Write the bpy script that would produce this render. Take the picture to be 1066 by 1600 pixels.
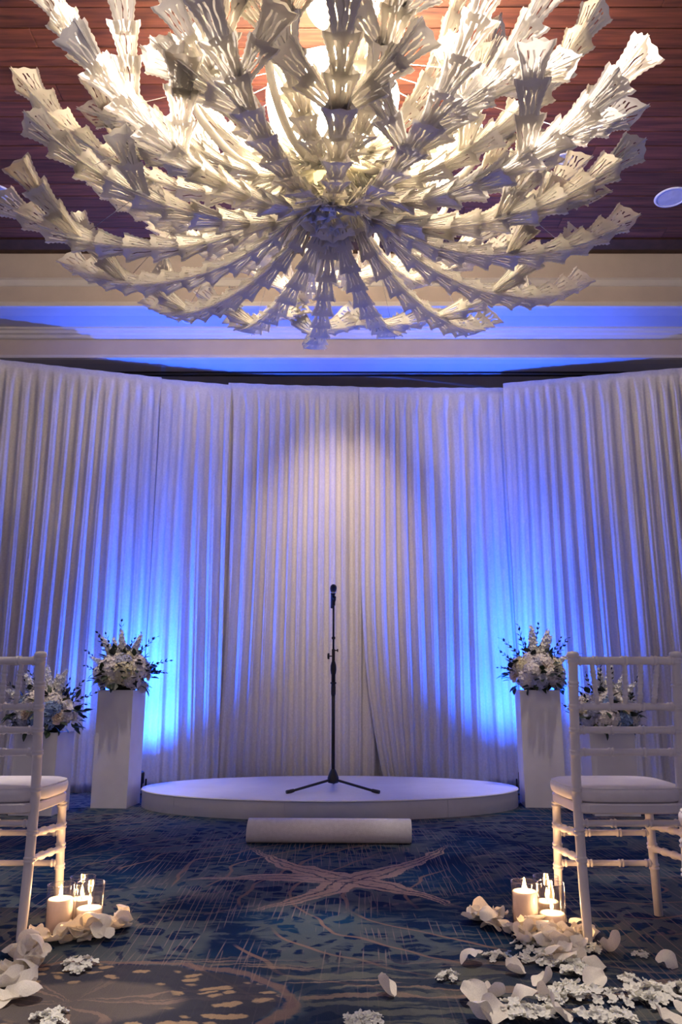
import bpy, bmesh, math, random
from mathutils import Vector, Matrix, Euler
random.seed(11)
PI = math.pi
scene = bpy.context.scene
COL = scene.collection
for o in list(bpy.data.objects):
    bpy.data.objects.remove(o)

# ------------------------------------------------------------------ camera
cam = bpy.data.cameras.new('camera')
cam.sensor_fit = 'VERTICAL'; cam.sensor_height = 36.0; cam.lens = 27.0
cam.clip_start = 0.05; cam.clip_end = 60
camo = bpy.data.objects.new('camera', cam); COL.objects.link(camo)
camo.location = (0, 0, 0.80)
camo.rotation_euler = (math.radians(90 + 12.95), 0, 0)
scene.camera = camo

# ------------------------------------------------------------------ world, exposure, large lights
w = bpy.data.worlds.new('room_ambient'); scene.world = w; w.use_nodes = True
bg = w.node_tree.nodes['Background']
bg.inputs[0].default_value = (0.74, 0.66, 1.0, 1); bg.inputs[1].default_value = 0.31
vs = scene.view_settings
vs.view_transform = 'Standard'; vs.look = 'None'; vs.gamma = 1.0; vs.use_curve_mapping = False
vs.exposure = 0.0

def lamp(name, kind, loc, energy, color, target=None, **kw):
    l = bpy.data.lights.new(name, kind); l.energy = energy; l.color = color
    for k, v in kw.items(): setattr(l, k, v)
    o = bpy.data.objects.new(name, l); COL.objects.link(o); o.location = loc
    if target is not None:
        o.rotation_euler = (Vector(target) - Vector(loc)).to_track_quat('-Z', 'Y').to_euler()
    return o

BLUE = (0.018, 0.115, 1.0)
# LED uplights on the floor in front of the drapes: a core beam and its wide spill
for ux, tx in ((-1.60, -1.53), (1.45, 1.38)):
    lamp('uplight_beam', 'SPOT', (ux, 6.24, 0.185), 820, BLUE, (tx, 6.60, 2.9), spot_size=math.radians(50), spot_blend=1.0, shadow_soft_size=0.05)
    lamp('uplight_foot', 'SPOT', (ux, 6.24, 0.185), 120, BLUE, (tx, 6.62, 1.1), spot_size=math.radians(110), spot_blend=1.0, shadow_soft_size=0.05)
    lamp('uplight_spill', 'SPOT', (ux, 6.24, 0.185), 380, BLUE, (tx, 6.40, 3.6), spot_size=math.radians(125), spot_blend=1.0, shadow_soft_size=0.05)
# added spots above the chairs, out of view, to brighten and model the foreground
for ux in (-1.0, 0.75):
    lamp('downlight_beam', 'SPOT', (ux, 2.35, 4.40), 420, (1.0, 0.86, 0.76), (ux, 2.5, 0), spot_size=math.radians(62), spot_blend=0.9, shadow_soft_size=0.05)
# recessed ceiling downlights over the pedestals
for ux in (-1.70, 1.58):
    lamp('downlight_beam', 'SPOT', (ux, 4.75, 4.42), 230, (1.0, 0.84, 0.74), (ux*1.02, 5.55, 0.6), spot_size=math.radians(34), spot_blend=0.8, shadow_soft_size=0.035)
# recessed ceiling downlight aimed at the backdrop
lamp('downlight_beam', 'SPOT', (-0.05, 4.92, 4.42), 290, (1.0, 0.76, 0.60), (-0.05, 6.70, 2.15), spot_size=math.radians(38), spot_blend=1.0, shadow_soft_size=0.04)

# ------------------------------------------------------------------ materials
MATS = {}
def mat(name, color, rough=0.6, metal=0.0, noise=0.06, scale=20.0, bump=0.0, sheen=0.0, trans=0.0, spec=0.5, emit=None, estr=0.0, bscale=None):
    m = bpy.data.materials.new(name); m.use_nodes = True; MATS[name] = m
    nt = m.node_tree; N = nt.nodes; L = nt.links
    p = N['Principled BSDF']
    p.inputs['Roughness'].default_value = rough; p.inputs['Metallic'].default_value = metal
    p.inputs['Specular IOR Level'].default_value = spec
    if sheen: p.inputs['Sheen Weight'].default_value = sheen
    tc = N.new('ShaderNodeTexCoord'); nz = N.new('ShaderNodeTexNoise')
    nz.inputs['Scale'].default_value = scale; nz.inputs['Detail'].default_value = 5
    L.new(tc.outputs['Object'], nz.inputs['Vector'])
    cr = N.new('ShaderNodeValToRGB')
    c = Vector(color)
    lo = [max(0, v*(1-noise*2)) for v in c]; hi = [min(1, v*(1+noise)) for v in c]
    cr.color_ramp.elements[0].color = (*lo, 1); cr.color_ramp.elements[1].color = (*hi, 1)
    cr.color_ramp.elements[0].position = 0.3; cr.color_ramp.elements[1].position = 0.7
    L.new(nz.outputs['Fac'], cr.inputs['Fac']); L.new(cr.outputs['Color'], p.inputs['Base Color'])
    if bump:
        b = N.new('ShaderNodeBump'); b.inputs['Strength'].default_value = bump; b.inputs['Distance'].default_value = 0.01
        n2 = N.new('ShaderNodeTexNoise'); n2.inputs['Scale'].default_value = bscale or scale*4; n2.inputs['Detail'].default_value = 4
        L.new(tc.outputs['Object'], n2.inputs['Vector'])
        L.new(n2.outputs['Fac'], b.inputs['Height']); L.new(b.outputs['Normal'], p.inputs['Normal'])
    if emit:
        p.inputs['Emission Color'].default_value = (*emit, 1); p.inputs['Emission Strength'].default_value = estr
    if trans:
        t = N.new('ShaderNodeBsdfTranslucent'); mx = N.new('ShaderNodeMixShader'); mx.inputs[0].default_value = trans
        L.new(cr.outputs['Color'], t.inputs['Color'])
        L.new(p.outputs[0], mx.inputs[1]); L.new(t.outputs[0], mx.inputs[2])
        L.new(mx.outputs[0], N['Material Output'].inputs['Surface'])
    return m

mat('drape', (0.72, 0.70, 0.72), 0.75, noise=0.05, scale=60, bump=0.12, bscale=240, sheen=0.25, trans=0.10, spec=0.25)
mat('wall_paint', (0.52, 0.44, 0.40), 0.7, noise=0.03, scale=6)
mat('moulding_paint', (0.62, 0.58, 0.57), 0.5, noise=0.02, scale=6)
mat('soffit_paint', (0.55, 0.53, 0.56), 0.75, noise=0.02, scale=5)
mat('white_paint', (0.78, 0.76, 0.77), 0.55, noise=0.03, scale=7, bump=0.05, bscale=30)
mat('riser_paint', (0.80, 0.79, 0.80), 0.45, noise=0.03, scale=5, bump=0.04, bscale=25)
mat('chair_paint', (0.80, 0.75, 0.74), 0.35, noise=0.03, scale=14)
mat('cushion_fabric', (0.84, 0.79, 0.78), 0.75, noise=0.03, scale=30, sheen=0.2)
mat('black_metal', (0.006, 0.006, 0.008), 0.4, noise=0.1)
mat('black_plastic', (0.012, 0.012, 0.015), 0.55, noise=0.1)
mat('chrome', (0.7, 0.7, 0.72), 0.25, metal=1.0)
mat('mic_grille', (0.05, 0.05, 0.055), 0.35, metal=0.8, bump=0.6, bscale=900)
mat('acrylic', (0.90, 0.87, 0.82), 0.45, noise=0.03, scale=15, trans=0.10)
mat('hub_added_glow', (0.9, 0.85, 0.65), 0.5, emit=(1.0, 0.76, 0.34), estr=1.6)  # emission imitates yellow light passing among the core pieces
mat('lamp_white', (0.85, 0.82, 0.76), 0.4, noise=0.02)
mat('bowl_glow', (0.9, 0.85, 0.72), 0.5, emit=(1.0, 0.82, 0.54), estr=60.0)
mat('bulb_glow', (0.9, 0.85, 0.72), 0.5, emit=(1.0, 0.82, 0.52), estr=60.0)
mat('flame', (1, 0.8, 0.4), 0.5, emit=(1.0, 0.62, 0.22), estr=38.0)
mat('wax', (0.86, 0.78, 0.74), 0.5, noise=0.03, trans=0.25)
mat('wick', (0.03, 0.02, 0.015), 0.8)
mat('runner_fabric', (0.78, 0.76, 0.78), 0.8, noise=0.04, scale=50, bump=0.2, bscale=300)
mat('petal', (0.95, 0.88, 0.76), 0.6, noise=0.07, scale=25, trans=0.18)
mat('floret_white', (0.93, 0.91, 0.82), 0.6, noise=0.1, scale=40, trans=0.15)
mat('hydrangea_white', (0.90, 0.84, 0.78), 0.6, noise=0.12, scale=50, trans=0.12)
mat('hydrangea_cream', (0.90, 0.82, 0.54), 0.6, noise=0.14, scale=40, trans=0.12)
mat('hydrangea_blue', (0.30, 0.42, 0.66), 0.6, noise=0.16, scale=50, trans=0.12)
mat('hydrangea_pale', (0.60, 0.62, 0.74), 0.6, noise=0.12, scale=50, trans=0.12)
mat('rose_cream', (0.86, 0.70, 0.52), 0.55, noise=0.08, scale=30, trans=0.12)
mat('rose_white', (0.92, 0.88, 0.80), 0.55, noise=0.06, scale=30, trans=0.12)
mat('leaf', (0.030, 0.055, 0.022), 0.45, noise=0.25, scale=30, trans=0.08)
mat('leaf_dark', (0.010, 0.024, 0.022), 0.45, noise=0.2, scale=30)
mat('stem', (0.05, 0.08, 0.03), 0.6)
mat('floral_core', (0.02, 0.03, 0.015), 0.8, noise=0.2)
mat('speaker_white', (0.75, 0.75, 0.78), 0.5, noise=0.02)
mat('grille_grey', (0.62, 0.62, 0.66), 0.6, bump=0.4, bscale=500)
mat('slot_dark', (0.012, 0.012, 0.016), 0.6)
mat('lens', (0.35, 0.35, 0.38), 0.15)
mat('tulle', (0.85, 0.80, 0.80), 0.8, trans=0.5)
mat('blue_lens', (0.05, 0.1, 0.5), 0.3, emit=(0.05, 0.2, 1.0), estr=8.0)
mat('wood_trim', (0.055, 0.022, 0.012), 0.5, noise=0.2, scale=12)

def glass_mat():
    m = bpy.data.materials.new('clear_glass'); m.use_nodes = True; MATS['clear_glass'] = m
    N = m.node_tree.nodes; L = m.node_tree.links
    N.remove(N['Principled BSDF'])
    t = N.new('ShaderNodeBsdfTransparent'); t.inputs[0].default_value = (0.96, 0.96, 0.97, 1)
    g = N.new('ShaderNodeBsdfGlossy'); g.inputs['Roughness'].default_value = 0.05
    fr0 = N.new('ShaderNodeLayerWeight'); fr0.inputs['Blend'].default_value = 0.5
    pw_ = N.new('ShaderNodeMath'); pw_.operation = 'POWER'; pw_.inputs[1].default_value = 4.0; L.new(fr0.outputs['Facing'], pw_.inputs[0])
    fr = N.new('ShaderNodeMath'); fr.operation = 'MULTIPLY_ADD'; fr.inputs[1].default_value = 0.75; fr.inputs[2].default_value = 0.035; L.new(pw_.outputs[0], fr.inputs[0])
    mx = N.new('ShaderNodeMixShader')
    L.new(fr.outputs[0], mx.inputs[0]); L.new(t.outputs[0], mx.inputs[1]); L.new(g.outputs[0], mx.inputs[2])
    L.new(mx.outputs[0], N['Material Output'].inputs['Surface'])
glass_mat()

def wood_mat():
    m = bpy.data.materials.new('ceiling_wood'); m.use_nodes = True; MATS['ceiling_wood'] = m
    N = m.node_tree.nodes; L = m.node_tree.links; p = N['Principled BSDF']
    tc = N.new('ShaderNodeTexCoord'); mp = N.new('ShaderNodeMapping'); oi = N.new('ShaderNodeObjectInfo')
    mp.inputs['Scale'].default_value = (0.9, 14, 8)
    ad = N.new('ShaderNodeVectorMath'); ad.operation = 'ADD'
    cm = N.new('ShaderNodeVectorMath'); cm.operation = 'SCALE'; cm.inputs[0].default_value = (17, 31, 5)
    L.new(oi.outputs['Random'], cm.inputs['Scale'])
    L.new(tc.outputs['Object'], ad.inputs[0]); L.new(cm.outputs[0], ad.inputs[1]); L.new(ad.outputs[0], mp.inputs['Vector'])
    nz = N.new('ShaderNodeTexNoise'); nz.inputs['Scale'].default_value = 2.6; nz.inputs['Detail'].default_value = 8; nz.inputs['Distortion'].default_value = 0.6
    L.new(mp.outputs[0], nz.inputs['Vector'])
    cr = N.new('ShaderNodeValToRGB'); e = cr.color_ramp.elements
    e[0].position = 0.28; e[0].color = (0.034, 0.010, 0.007, 1)
    e[1].position = 0.75; e[1].color = (0.185, 0.058, 0.034, 1)
    L.new(nz.outputs['Fac'], cr.inputs['Fac'])
    hv = N.new('ShaderNodeHueSaturation'); mr = N.new('ShaderNodeMapRange')
    mr.inputs['To Min'].default_value = 0.72; mr.inputs['To Max'].default_value = 1.2
    L.new(oi.outputs['Random'], mr.inputs['Value']); L.new(mr.outputs[0], hv.inputs['Value'])
    L.new(cr.outputs[0], hv.inputs['Color']); L.new(hv.outputs[0], p.inputs['Base Color'])
    p.inputs['Roughness'].default_value = 0.5
    b = N.new('ShaderNodeBump'); b.inputs['Strength'].default_value = 0.15; L.new(nz.outputs['Fac'], b.inputs['Height']); L.new(b.outputs[0], p.inputs['Normal'])
wood_mat()

def carpet_mat():
    m = bpy.data.materials.new('carpet'); m.use_nodes = True; MATS['carpet'] = m
    N = m.node_tree.nodes; L = m.node_tree.links; P = N['Principled BSDF']
    P.inputs['Roughness'].default_value = 0.95; P.inputs['Specular IOR Level'].default_value = 0.1
    tc = N.new('ShaderNodeTexCoord')
    def setin(sock, v):
        if isinstance(v, bpy.types.NodeSocket): L.new(v, sock)
        else: sock.default_value = v
    def M(op, a, b=0.0, c=0.0, clamp=False):
        n = N.new('ShaderNodeMath'); n.operation = op; n.use_clamp = clamp
        setin(n.inputs[0], a); setin(n.inputs[1], b)
        if op in ('MULTIPLY_ADD', 'SMOOTH_MIN'): setin(n.inputs[2], c)
        return n.outputs[0]
    def SS(v, lo, hi):
        n = N.new('ShaderNodeMapRange'); n.interpolation_type = 'SMOOTHSTEP'
        setin(n.inputs['Value'], v); setin(n.inputs['From Min'], lo); setin(n.inputs['From Max'], hi)
        return n.outputs['Result']
    def NZ(vec, scale, detail=3, dist=0.0):
        n = N.new('ShaderNodeTexNoise'); n.inputs['Scale'].default_value = scale; n.inputs['Detail'].default_value = detail
        n.inputs['Distortion'].default_value = dist; L.new(vec, n.inputs['Vector']); return n
    def MAP(vec, rot=0.0, sc=(1, 1, 1), loc=(0, 0, 0)):
        n = N.new('ShaderNodeMapping'); n.inputs['Rotation'].default_value = (0, 0, rot); n.inputs['Scale'].default_value = sc
        n.inputs['Location'].default_value = loc; L.new(vec, n.inputs['Vector']); return n.outputs[0]
    def MIX(f, a, b):
        n = N.new('ShaderNodeMix'); n.data_type = 'RGBA'
        setin(n.inputs['Factor'], f); setin(n.inputs['A'], a); setin(n.inputs['B'], b); return n.outputs['Result']
    obj = tc.outputs['Object']
    # woven jitter
    jit = NZ(obj, 90, 1); wob = NZ(obj, 7, 3)
    va = N.new('ShaderNodeVectorMath'); va.operation = 'MULTIPLY_ADD'
    L.new(wob.outputs['Color'], va.inputs[0]); va.inputs[1].default_value = (0.11, 0.11, 0); L.new(obj, va.inputs[2])
    vb = N.new('ShaderNodeVectorMath'); vb.operation = 'MULTIPLY_ADD'
    L.new(jit.outputs['Color'], vb.inputs[0]); vb.inputs[1].default_value = (0.012, 0.012, 0); L.new(va.outputs[0], vb.inputs[2])
    wv = vb.outputs[0]
    sp = N.new('ShaderNodeSeparateXYZ'); L.new(wv, sp.inputs[0]); X = M('SUBTRACT', sp.outputs[0], 0.06); Y = M('SUBTRACT', sp.outputs[1], 0.06)
    # ground
    col = MIX(SS(NZ(obj, 1.6, 4).outputs['Fac'], 0.42, 0.62), (0.0022, 0.014, 0.058, 1), (0.004, 0.034, 0.092, 1))
    # sea-foam net of ovals
    vo = N.new('ShaderNodeTexVoronoi'); vo.feature = 'DISTANCE_TO_EDGE'; vo.inputs['Scale'].default_value = 10.5
    L.new(MAP(wv, 0.25, (0.9, 1.0, 1)), vo.inputs['Vector'])
    net = SS(vo.outputs['Distance'], 0.17, 0.12)
    nmask = SS(NZ(obj, 1.15, 4, 0.5).outputs['Fac'], 0.455, 0.51)
    streak = SS(NZ(MAP(wv, 0.1, (2, 9, 1)), 3.2, 4).outputs['Fac'], 0.50, 0.57)
    grey = MIX(NZ(obj, 5, 3).outputs['Fac'], (0.052, 0.088, 0.120, 1), (0.105, 0.112, 0.112, 1))
    col = MIX(M('MULTIPLY', M('MULTIPLY', net, nmask), 0.9), col, grey)
    smask = SS(NZ(obj, 1.5, 3).outputs['Fac'], 0.56, 0.48)
    col = MIX(M('MULTIPLY', M('MULTIPLY', streak, smask), 0.75), col, grey)
    # cross-hatched rake lines
    for (rot, sc, mloc, off, strength) in ((0.32, 14, 0.0, 0.88, 0.65), (-0.38, 16, 7.0, 0.90, 0.65), (0.02, 12, 3.0, 0.92, 0.6), (1.5, 9, 5.0, 0.95, 0.5)):
        wn = N.new('ShaderNodeTexWave'); wn.wave_type = 'BANDS'; wn.bands_direction = 'X'
        wn.inputs['Scale'].default_value = sc; wn.inputs['Distortion'].default_value = 1.2; wn.inputs['Detail'].default_value = 2; wn.inputs['Detail Scale'].default_value = 0.6
        L.new(MAP(obj, rot, (1, 0.12, 1)), wn.inputs['Vector'])
        k = SS(wn.outputs['Fac'], off, off + 0.08)
        mk = SS(NZ(MAP(obj, 0, (1, 1, 1), (mloc, mloc, 0)), 1.5, 3).outputs['Fac'], 0.50, 0.56)
        br = SS(NZ(MAP(obj, rot, (30, 0.9, 1), (mloc, 0, 0)), 1.2, 1).outputs['Fac'], 0.46, 0.54)
        col = MIX(M('MULTIPLY', M('MULTIPLY', M('MULTIPLY', k, mk), br), strength), col, (0.26, 0.19, 0.19, 1))
    # trailing seaweed lines
    wn = N.new('ShaderNodeTexWave'); wn.wave_type = 'RINGS'; wn.rings_direction = 'Z'
    wn.inputs['Scale'].default_value = 1.5; wn.inputs['Distortion'].default_value = 7.0; wn.inputs['Detail'].default_value = 2.5; wn.inputs['Detail Scale'].default_value = 0.8
    L.new(MAP(obj, 0, (1, 1.3, 1), (-1.2, -4.4, 0)), wn.inputs['Vector'])
    weed = M('MULTIPLY', SS(wn.outputs['Fac'], 0.978, 0.996), SS(NZ(MAP(obj, 0, (1, 1, 1), (4, 1, 0)), 0.9, 2).outputs['Fac'], 0.50, 0.56))
    col = MIX(M('MULTIPLY', weed, 0.8), col, (0.23, 0.145, 0.12, 1))
    # starfish: five tapering, slightly bent rays
    cx, cy = 0.033, 3.56
    star = None; vein = None
    for (tx, ty, bend) in ((-0.50, 4.33, 0.06), (-0.72, 3.56, -0.05), (-0.38, 3.06, 0.05), (0.57, 4.36, -0.07), (0.46, 3.13, 0.04)):
        dx, dy = tx-cx, ty-cy; ln = math.hypot(dx, dy); dx /= ln; dy /= ln
        px = M('SUBTRACT', X, cx); py = M('SUBTRACT', Y, cy)
        al = M('DIVIDE', M('ADD', M('MULTIPLY', px, dx), M('MULTIPLY', py, dy)), ln)
        ac = M('ADD', M('MULTIPLY', px, -dy), M('MULTIPLY', py, dx))
        ac = M('SUBTRACT', ac, M('MULTIPLY', M('MULTIPLY', al, M('SUBTRACT', 1.0, al)), bend*4))
        aa = M('ABSOLUTE', ac)
        wd = M('MULTIPLY', M('SUBTRACT', 1.03, al), 0.092)
        inside = M('MULTIPLY', M('LESS_THAN', aa, wd), M('MULTIPLY', M('GREATER_THAN', al, -0.03), M('LESS_THAN', al, 1.0)))
        vn = M('MULTIPLY', M('LESS_THAN', M('ABSOLUTE', M('SUBTRACT', aa, M('MULTIPLY', wd, 0.42))), 0.0055), inside)
        star = inside if star is None else M('MAXIMUM', star, inside)
        vein = vn if vein is None else M('MAXIMUM', vein, vn)
    speck = SS(NZ(MAP(obj, 0.4, (1, 2, 1)), 26, 2).outputs['Fac'], 0.60, 0.68)
    star = M('MULTIPLY', star, M('SUBTRACT', 1.0, M('MAXIMUM', M('MULTIPLY', vein, 0.85), M('MULTIPLY', speck, 0.7))))
    col = MIX(M('MULTIPLY', star, 0.95), col, (0.36, 0.25, 0.205, 1))
    # broad fish with scales
    fx = M('DIVIDE', M('ADD', X, 0.70), 0.55); fy = M('DIVIDE', M('SUBTRACT', Y, 2.25), 0.30)
    fr = M('SQRT', M('ADD', M('MULTIPLY', fx, fx), M('MULTIPLY', fy, fy)))
    fish = SS(fr, 1.0, 0.94)
    fv = N.new('ShaderNodeTexVoronoi'); fv.inputs['Scale'].default_value = 20; L.new(MAP(wv, 0.1, (0.7, 1.1, 1)), fv.inputs['Vector'])
    scale_d = SS(fv.outputs['Distance'], 0.42, 0.30)
    ring = SS(fr, 0.42, 0.55)
    rays = N.new('ShaderNodeTexNoise'); rays.noise_dimensions = '1D'; rays.inputs['Scale'].default_value = 3.2
    L.new(M('ARCTAN2', fy, fx), rays.inputs['W']); rk = SS(rays.outputs['Fac'], 0.56, 0.62)
    fcol = MIX(rk, (0.13, 0.11, 0.10, 1), (0.24, 0.17, 0.14, 1))
    fcol = MIX(M('MULTIPLY', ring, 0.85), fcol, (0.030, 0.034, 0.055, 1))
    fcol = MIX(M('MULTIPLY', ring, scale_d), fcol, (0.36, 0.25, 0.15, 1))
    col = MIX(M('MULTIPLY', fish, 0.92), col, fcol)
    rim = M('MULTIPLY', SS(fr, 1.09, 1.06), SS(fr, 0.98, 1.01))
    col = MIX(M('MULTIPLY', rim, 0.7), col, (0.22, 0.14, 0.11, 1))
    # sand bank with long ripples near the chairs
    sand = SS(M('ADD', Y, M('MULTIPLY', NZ(obj, 1.3, 3).outputs['Fac'], 0.9)), 3.12, 2.88)
    sand = M('MULTIPLY', sand, SS(fr, 1.05, 1.15))
    rp = SS(NZ(MAP(wv, 0.05, (1.3, 9, 1)), 2.3, 4).outputs['Fac'], 0.50, 0.56)
    rp2 = SS(NZ(MAP(wv, -0.06, (0.8, 13, 1), (3, 3, 0)), 1.8, 3).outputs['Fac'], 0.57, 0.60)
    scol = MIX(rp, (0.016, 0.026, 0.052, 1), (0.115, 0.118, 0.100, 1))
    scol = MIX(M('MULTIPLY', rp2, 0.85), scol, (0.27, 0.19, 0.14, 1))
    col = MIX(M('MULTIPLY', sand, 0.75), col, scol)
    # pile
    pile = NZ(obj, 420, 2)
    hs = N.new('ShaderNodeHueSaturation'); L.new(col, hs.inputs['Color'])
    setin(hs.inputs['Value'], M('MULTIPLY_ADD', pile.outputs['Fac'], 0.9, 0.55))
    L.new(hs.outputs[0], P.inputs['Base Color'])
    b = N.new('ShaderNodeBump'); b.inputs['Strength'].default_value = 0.5; b.inputs['Distance'].default_value = 0.004
    L.new(pile.outputs['Fac'], b.inputs['Height']); L.new(b.outputs[0], P.inputs['Normal'])
carpet_mat()

# ------------------------------------------------------------------ helpers
def obj(name, bm_or_me, m, parent=None, loc=None, rot=None, smooth=False):
    if isinstance(bm_or_me, bmesh.types.BMesh):
        me = bpy.data.meshes.new(name); bm_or_me.to_mesh(me); bm_or_me.free()
    else: me = bm_or_me
    if m and not me.materials: me.materials.append(MATS[m])
    if smooth:
        me.polygons.foreach_set('use_smooth', [True]*len(me.polygons))
    o = bpy.data.objects.new(name, me); COL.objects.link(o)
    if parent: o.parent = parent
    if loc is not None: o.location = loc
    if rot is not None: o.rotation_euler = rot
    return o
def tag(o, label, cat, group=None, kind=None):
    o['label'] = label; o['category'] = cat
    if group: o['group'] = group
    if kind: o['kind'] = kind
    return o
def thing(name, label, cat, loc=(0, 0, 0), rz=0.0, group=None):
    o = bpy.data.objects.new(name, None); COL.objects.link(o); o.empty_display_size = 0.1
    o.location = loc; o.rotation_euler = (0, 0, rz)
    return tag(o, label, cat, group)
def struct(o): o['kind'] = 'structure'; return o
def copy_tree(o, parent=None):
    c = o.copy(); COL.objects.link(c)
    if parent: c.parent = parent
    for ch in list(o.children): copy_tree(ch, c)
    return c
def BM(): return bmesh.new()
def box(bm, x0, x1, y0, y1, z0, z1, bevel=0.0):
    r = bmesh.ops.create_cube(bm, size=1)
    vs_ = r['verts']
    for v in vs_:
        v.co = Vector((x0+(v.co.x+.5)*(x1-x0), y0+(v.co.y+.5)*(y1-y0), z0+(v.co.z+.5)*(z1-z0)))
    if bevel:
        es = list({e for v in vs_ for e in v.link_edges})
        bmesh.ops.bevel(bm, geom=es, offset=bevel, segments=2, affect='EDGES', profile=0.6)
    return bm
def lathe(bm, prof, n=24, cap=True, M=None):
    rings = []
    for (r, z) in prof:
        ring = []
        for i in range(n):
            a = 2*PI*i/n; p = Vector((r*math.cos(a), r*math.sin(a), z))
            ring.append(bm.verts.new(M @ p if M else p))
        rings.append(ring)
    for a, b in zip(rings, rings[1:]):
        for i in range(n): bm.faces.new((a[i], a[(i+1) % n], b[(i+1) % n], b[i]))
    if cap:
        bm.faces.new(list(reversed(rings[0]))); bm.faces.new(rings[-1])
    return bm
def tube(bm, pts, rad, n=10, cap=True):
    pts = [Vector(p) for p in pts]; k = len(pts)
    if not hasattr(rad, '__len__'): rad = [rad]*k
    t0 = (pts[1]-pts[0]).normalized()
    up = Vector((0, 0, 1)) if abs(t0.z) < 0.9 else Vector((1, 0, 0))
    u = t0.cross(up).normalized(); rings = []
    for i, p in enumerate(pts):
        t = (pts[min(i+1, k-1)]-pts[max(i-1, 0)]).normalized()
        u = (u - t*u.dot(t)).normalized(); v = t.cross(u)
        rings.append([bm.verts.new(p + (u*math.cos(2*PI*j/n)+v*math.sin(2*PI*j/n))*rad[i]) for j in range(n)])
    for a, b in zip(rings, rings[1:]):
        for i in range(n): bm.faces.new((a[i], a[(i+1) % n], b[(i+1) % n], b[i]))
    if cap:
        bm.faces.new(list(reversed(rings[0]))); bm.faces.new(rings[-1])
    return bm
def bamboo(bm, a, b, r, rings=(), rr=0.0035, n=12):
    """turned rod from a to b with raised double rings at the given fractions"""
    a = Vector(a); b = Vector(b); ln = (b-a).length
    ts = [(0, r), (1, r)]
    for t in rings:
        d = 0.0045/ln
        for s, k in ((-2.6, 0), (-1.8, 1), (-0.9, 1), (-0.3, .15), (0.3, .15), (0.9, 1), (1.8, 1), (2.6, 0)): ts.append((t+s*d, r+rr*k))
    ts.sort()
    return tube(bm, [a.lerp(b, t) for t, _ in ts], [x for _, x in ts], n)
def catmull(P, n):
    P = [Vector(p) for p in P]; Q = [2*P[0]-P[1]]+P+[2*P[-1]-P[-2]]; out = []
    for i in range(len(P)-1):
        p0, p1, p2, p3 = Q[i:i+4]
        for k in range(n):
            t = k/n
            out.append(0.5*((2*p1)+(p2-p0)*t+(2*p0-5*p1+4*p2-p3)*t*t+(3*p1-p0-3*p2+p3)*t**3))
    out.append(P[-1]); return out

# ------------------------------------------------------------------ the room
XW = 5.6
floor = struct(obj('floor', box(BM(), -XW, XW, -1.6, 7.4, -0.1, 0.0), 'carpet'))
struct(obj('wall_back', box(BM(), -XW, XW, 7.25, 7.40, 0.0, 4.8), 'wall_paint'))
CEIL = 4.47
ceiling = struct(obj('ceiling', box(BM(), -XW, XW, -1.6, 5.95, CEIL+0.02, CEIL+0.15), 'wood_trim'))
pw = 0.139; plank_meshes = {}
row = 0; y = 5.735
while y > 1.9:
    x = -XW + 0.02 - (0.0 if row % 3 == 0 else (0.9 if row % 3 == 1 else 1.7))
    while x < XW:
        x0 = max(x, -XW); x1 = min(x+2.75, XW); key = round(x1-x0, 2)
        if key > 0.1:
            if key not in plank_meshes:
                me = bpy.data.meshes.new('plank'); b = box(BM(), -key/2+.0015, key/2-.0015, -pw/2+.003, pw/2-.003, 0, 0.024, 0.0025); b.to_mesh(me); b.free()
                me.materials.append(MATS['ceiling_wood']); plank_meshes[key] = me
            o = obj('plank', plank_meshes[key], None, ceiling, ((x0+x1)/2, y-pw/2, CEIL-random.uniform(0, .003)))
        x += 2.75
    y -= pw; row += 1
struct(obj('trim_1', box(BM(), -XW, XW, 5.735, 5.95, CEIL-0.02, CEIL+0.02, 0.004), 'wood_trim'))
def cornice(name, prof, m):
    """a moulding: (y,z) profile swept along the back wall"""
    bm = BM(); L_ = [bm.verts.new((-XW, a, b)) for a, b in prof]; R_ = [bm.verts.new((XW, a, b)) for a, b in prof]
    n = len(prof)
    for i in range(n):
        bm.faces.new((L_[i], L_[(i+1) % n], R_[(i+1) % n], R_[i]))
    bm.faces.new(L_); bm.faces.new(list(reversed(R_)))
    bmesh.ops.recalc_face_normals(bm, faces=bm.faces[:])
    return struct(obj(name, bm, m))
# upper fascia, upper soffit, lower fascia, lower soffit
struct(obj('wall_upper_fascia', box(BM(), -XW, XW, 5.95, 6.10, 3.95, 4.62), 'wall_paint'))
struct(obj('ceiling_upper_soffit', box(BM(), -XW, XW, 6.10, 6.40, 3.95, 4.10), 'soffit_paint'))
struct(obj('wall_lower_fascia', box(BM(), -XW, XW, 6.40, 6.52, 3.69, 3.95), 'wall_paint'))
struct(obj('ceiling_lower_soffit', box(BM(), -XW, XW, 6.52, 7.25, 3.69, 3.80), 'soffit_paint'))
cornice('trim_2', [(5.95, 4.215), (5.925, 4.210), (5.915, 4.185), (5.93, 4.165), (5.94, 4.145), (5.95, 4.14)], 'moulding_paint')
cornice('trim_3', [(5.95, 3.995), (5.93, 3.99), (5.925, 3.975), (5.925, 3.945), (5.955, 3.940), (6.10, 3.945), (6.10, 3.96), (5.95, 3.96)], 'moulding_paint')
cornice('trim_4', [(6.40, 3.95), (6.315, 3.95), (6.315, 3.935), (6.335, 3.925), (6.345, 3.905), (6.365, 3.895), (6.375, 3.875), (6.385, 3.868), (6.40, 3.866)], 'moulding_paint')
cornice('trim_5', [(6.40, 3.715), (6.385, 3.712), (6.38, 3.70), (6.38, 3.682), (6.41, 3.678), (6.52, 3.684), (6.52, 3.69), (6.40, 3.70)], 'moulding_paint')
for i, (ya, yb) in enumerate(((6.705, 6.730), (6.775, 6.800))):
    struct(obj('trim_%d' % (6+i), box(BM(), -XW, XW, ya, yb, 3.680, 3.691), 'slot_dark'))

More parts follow.
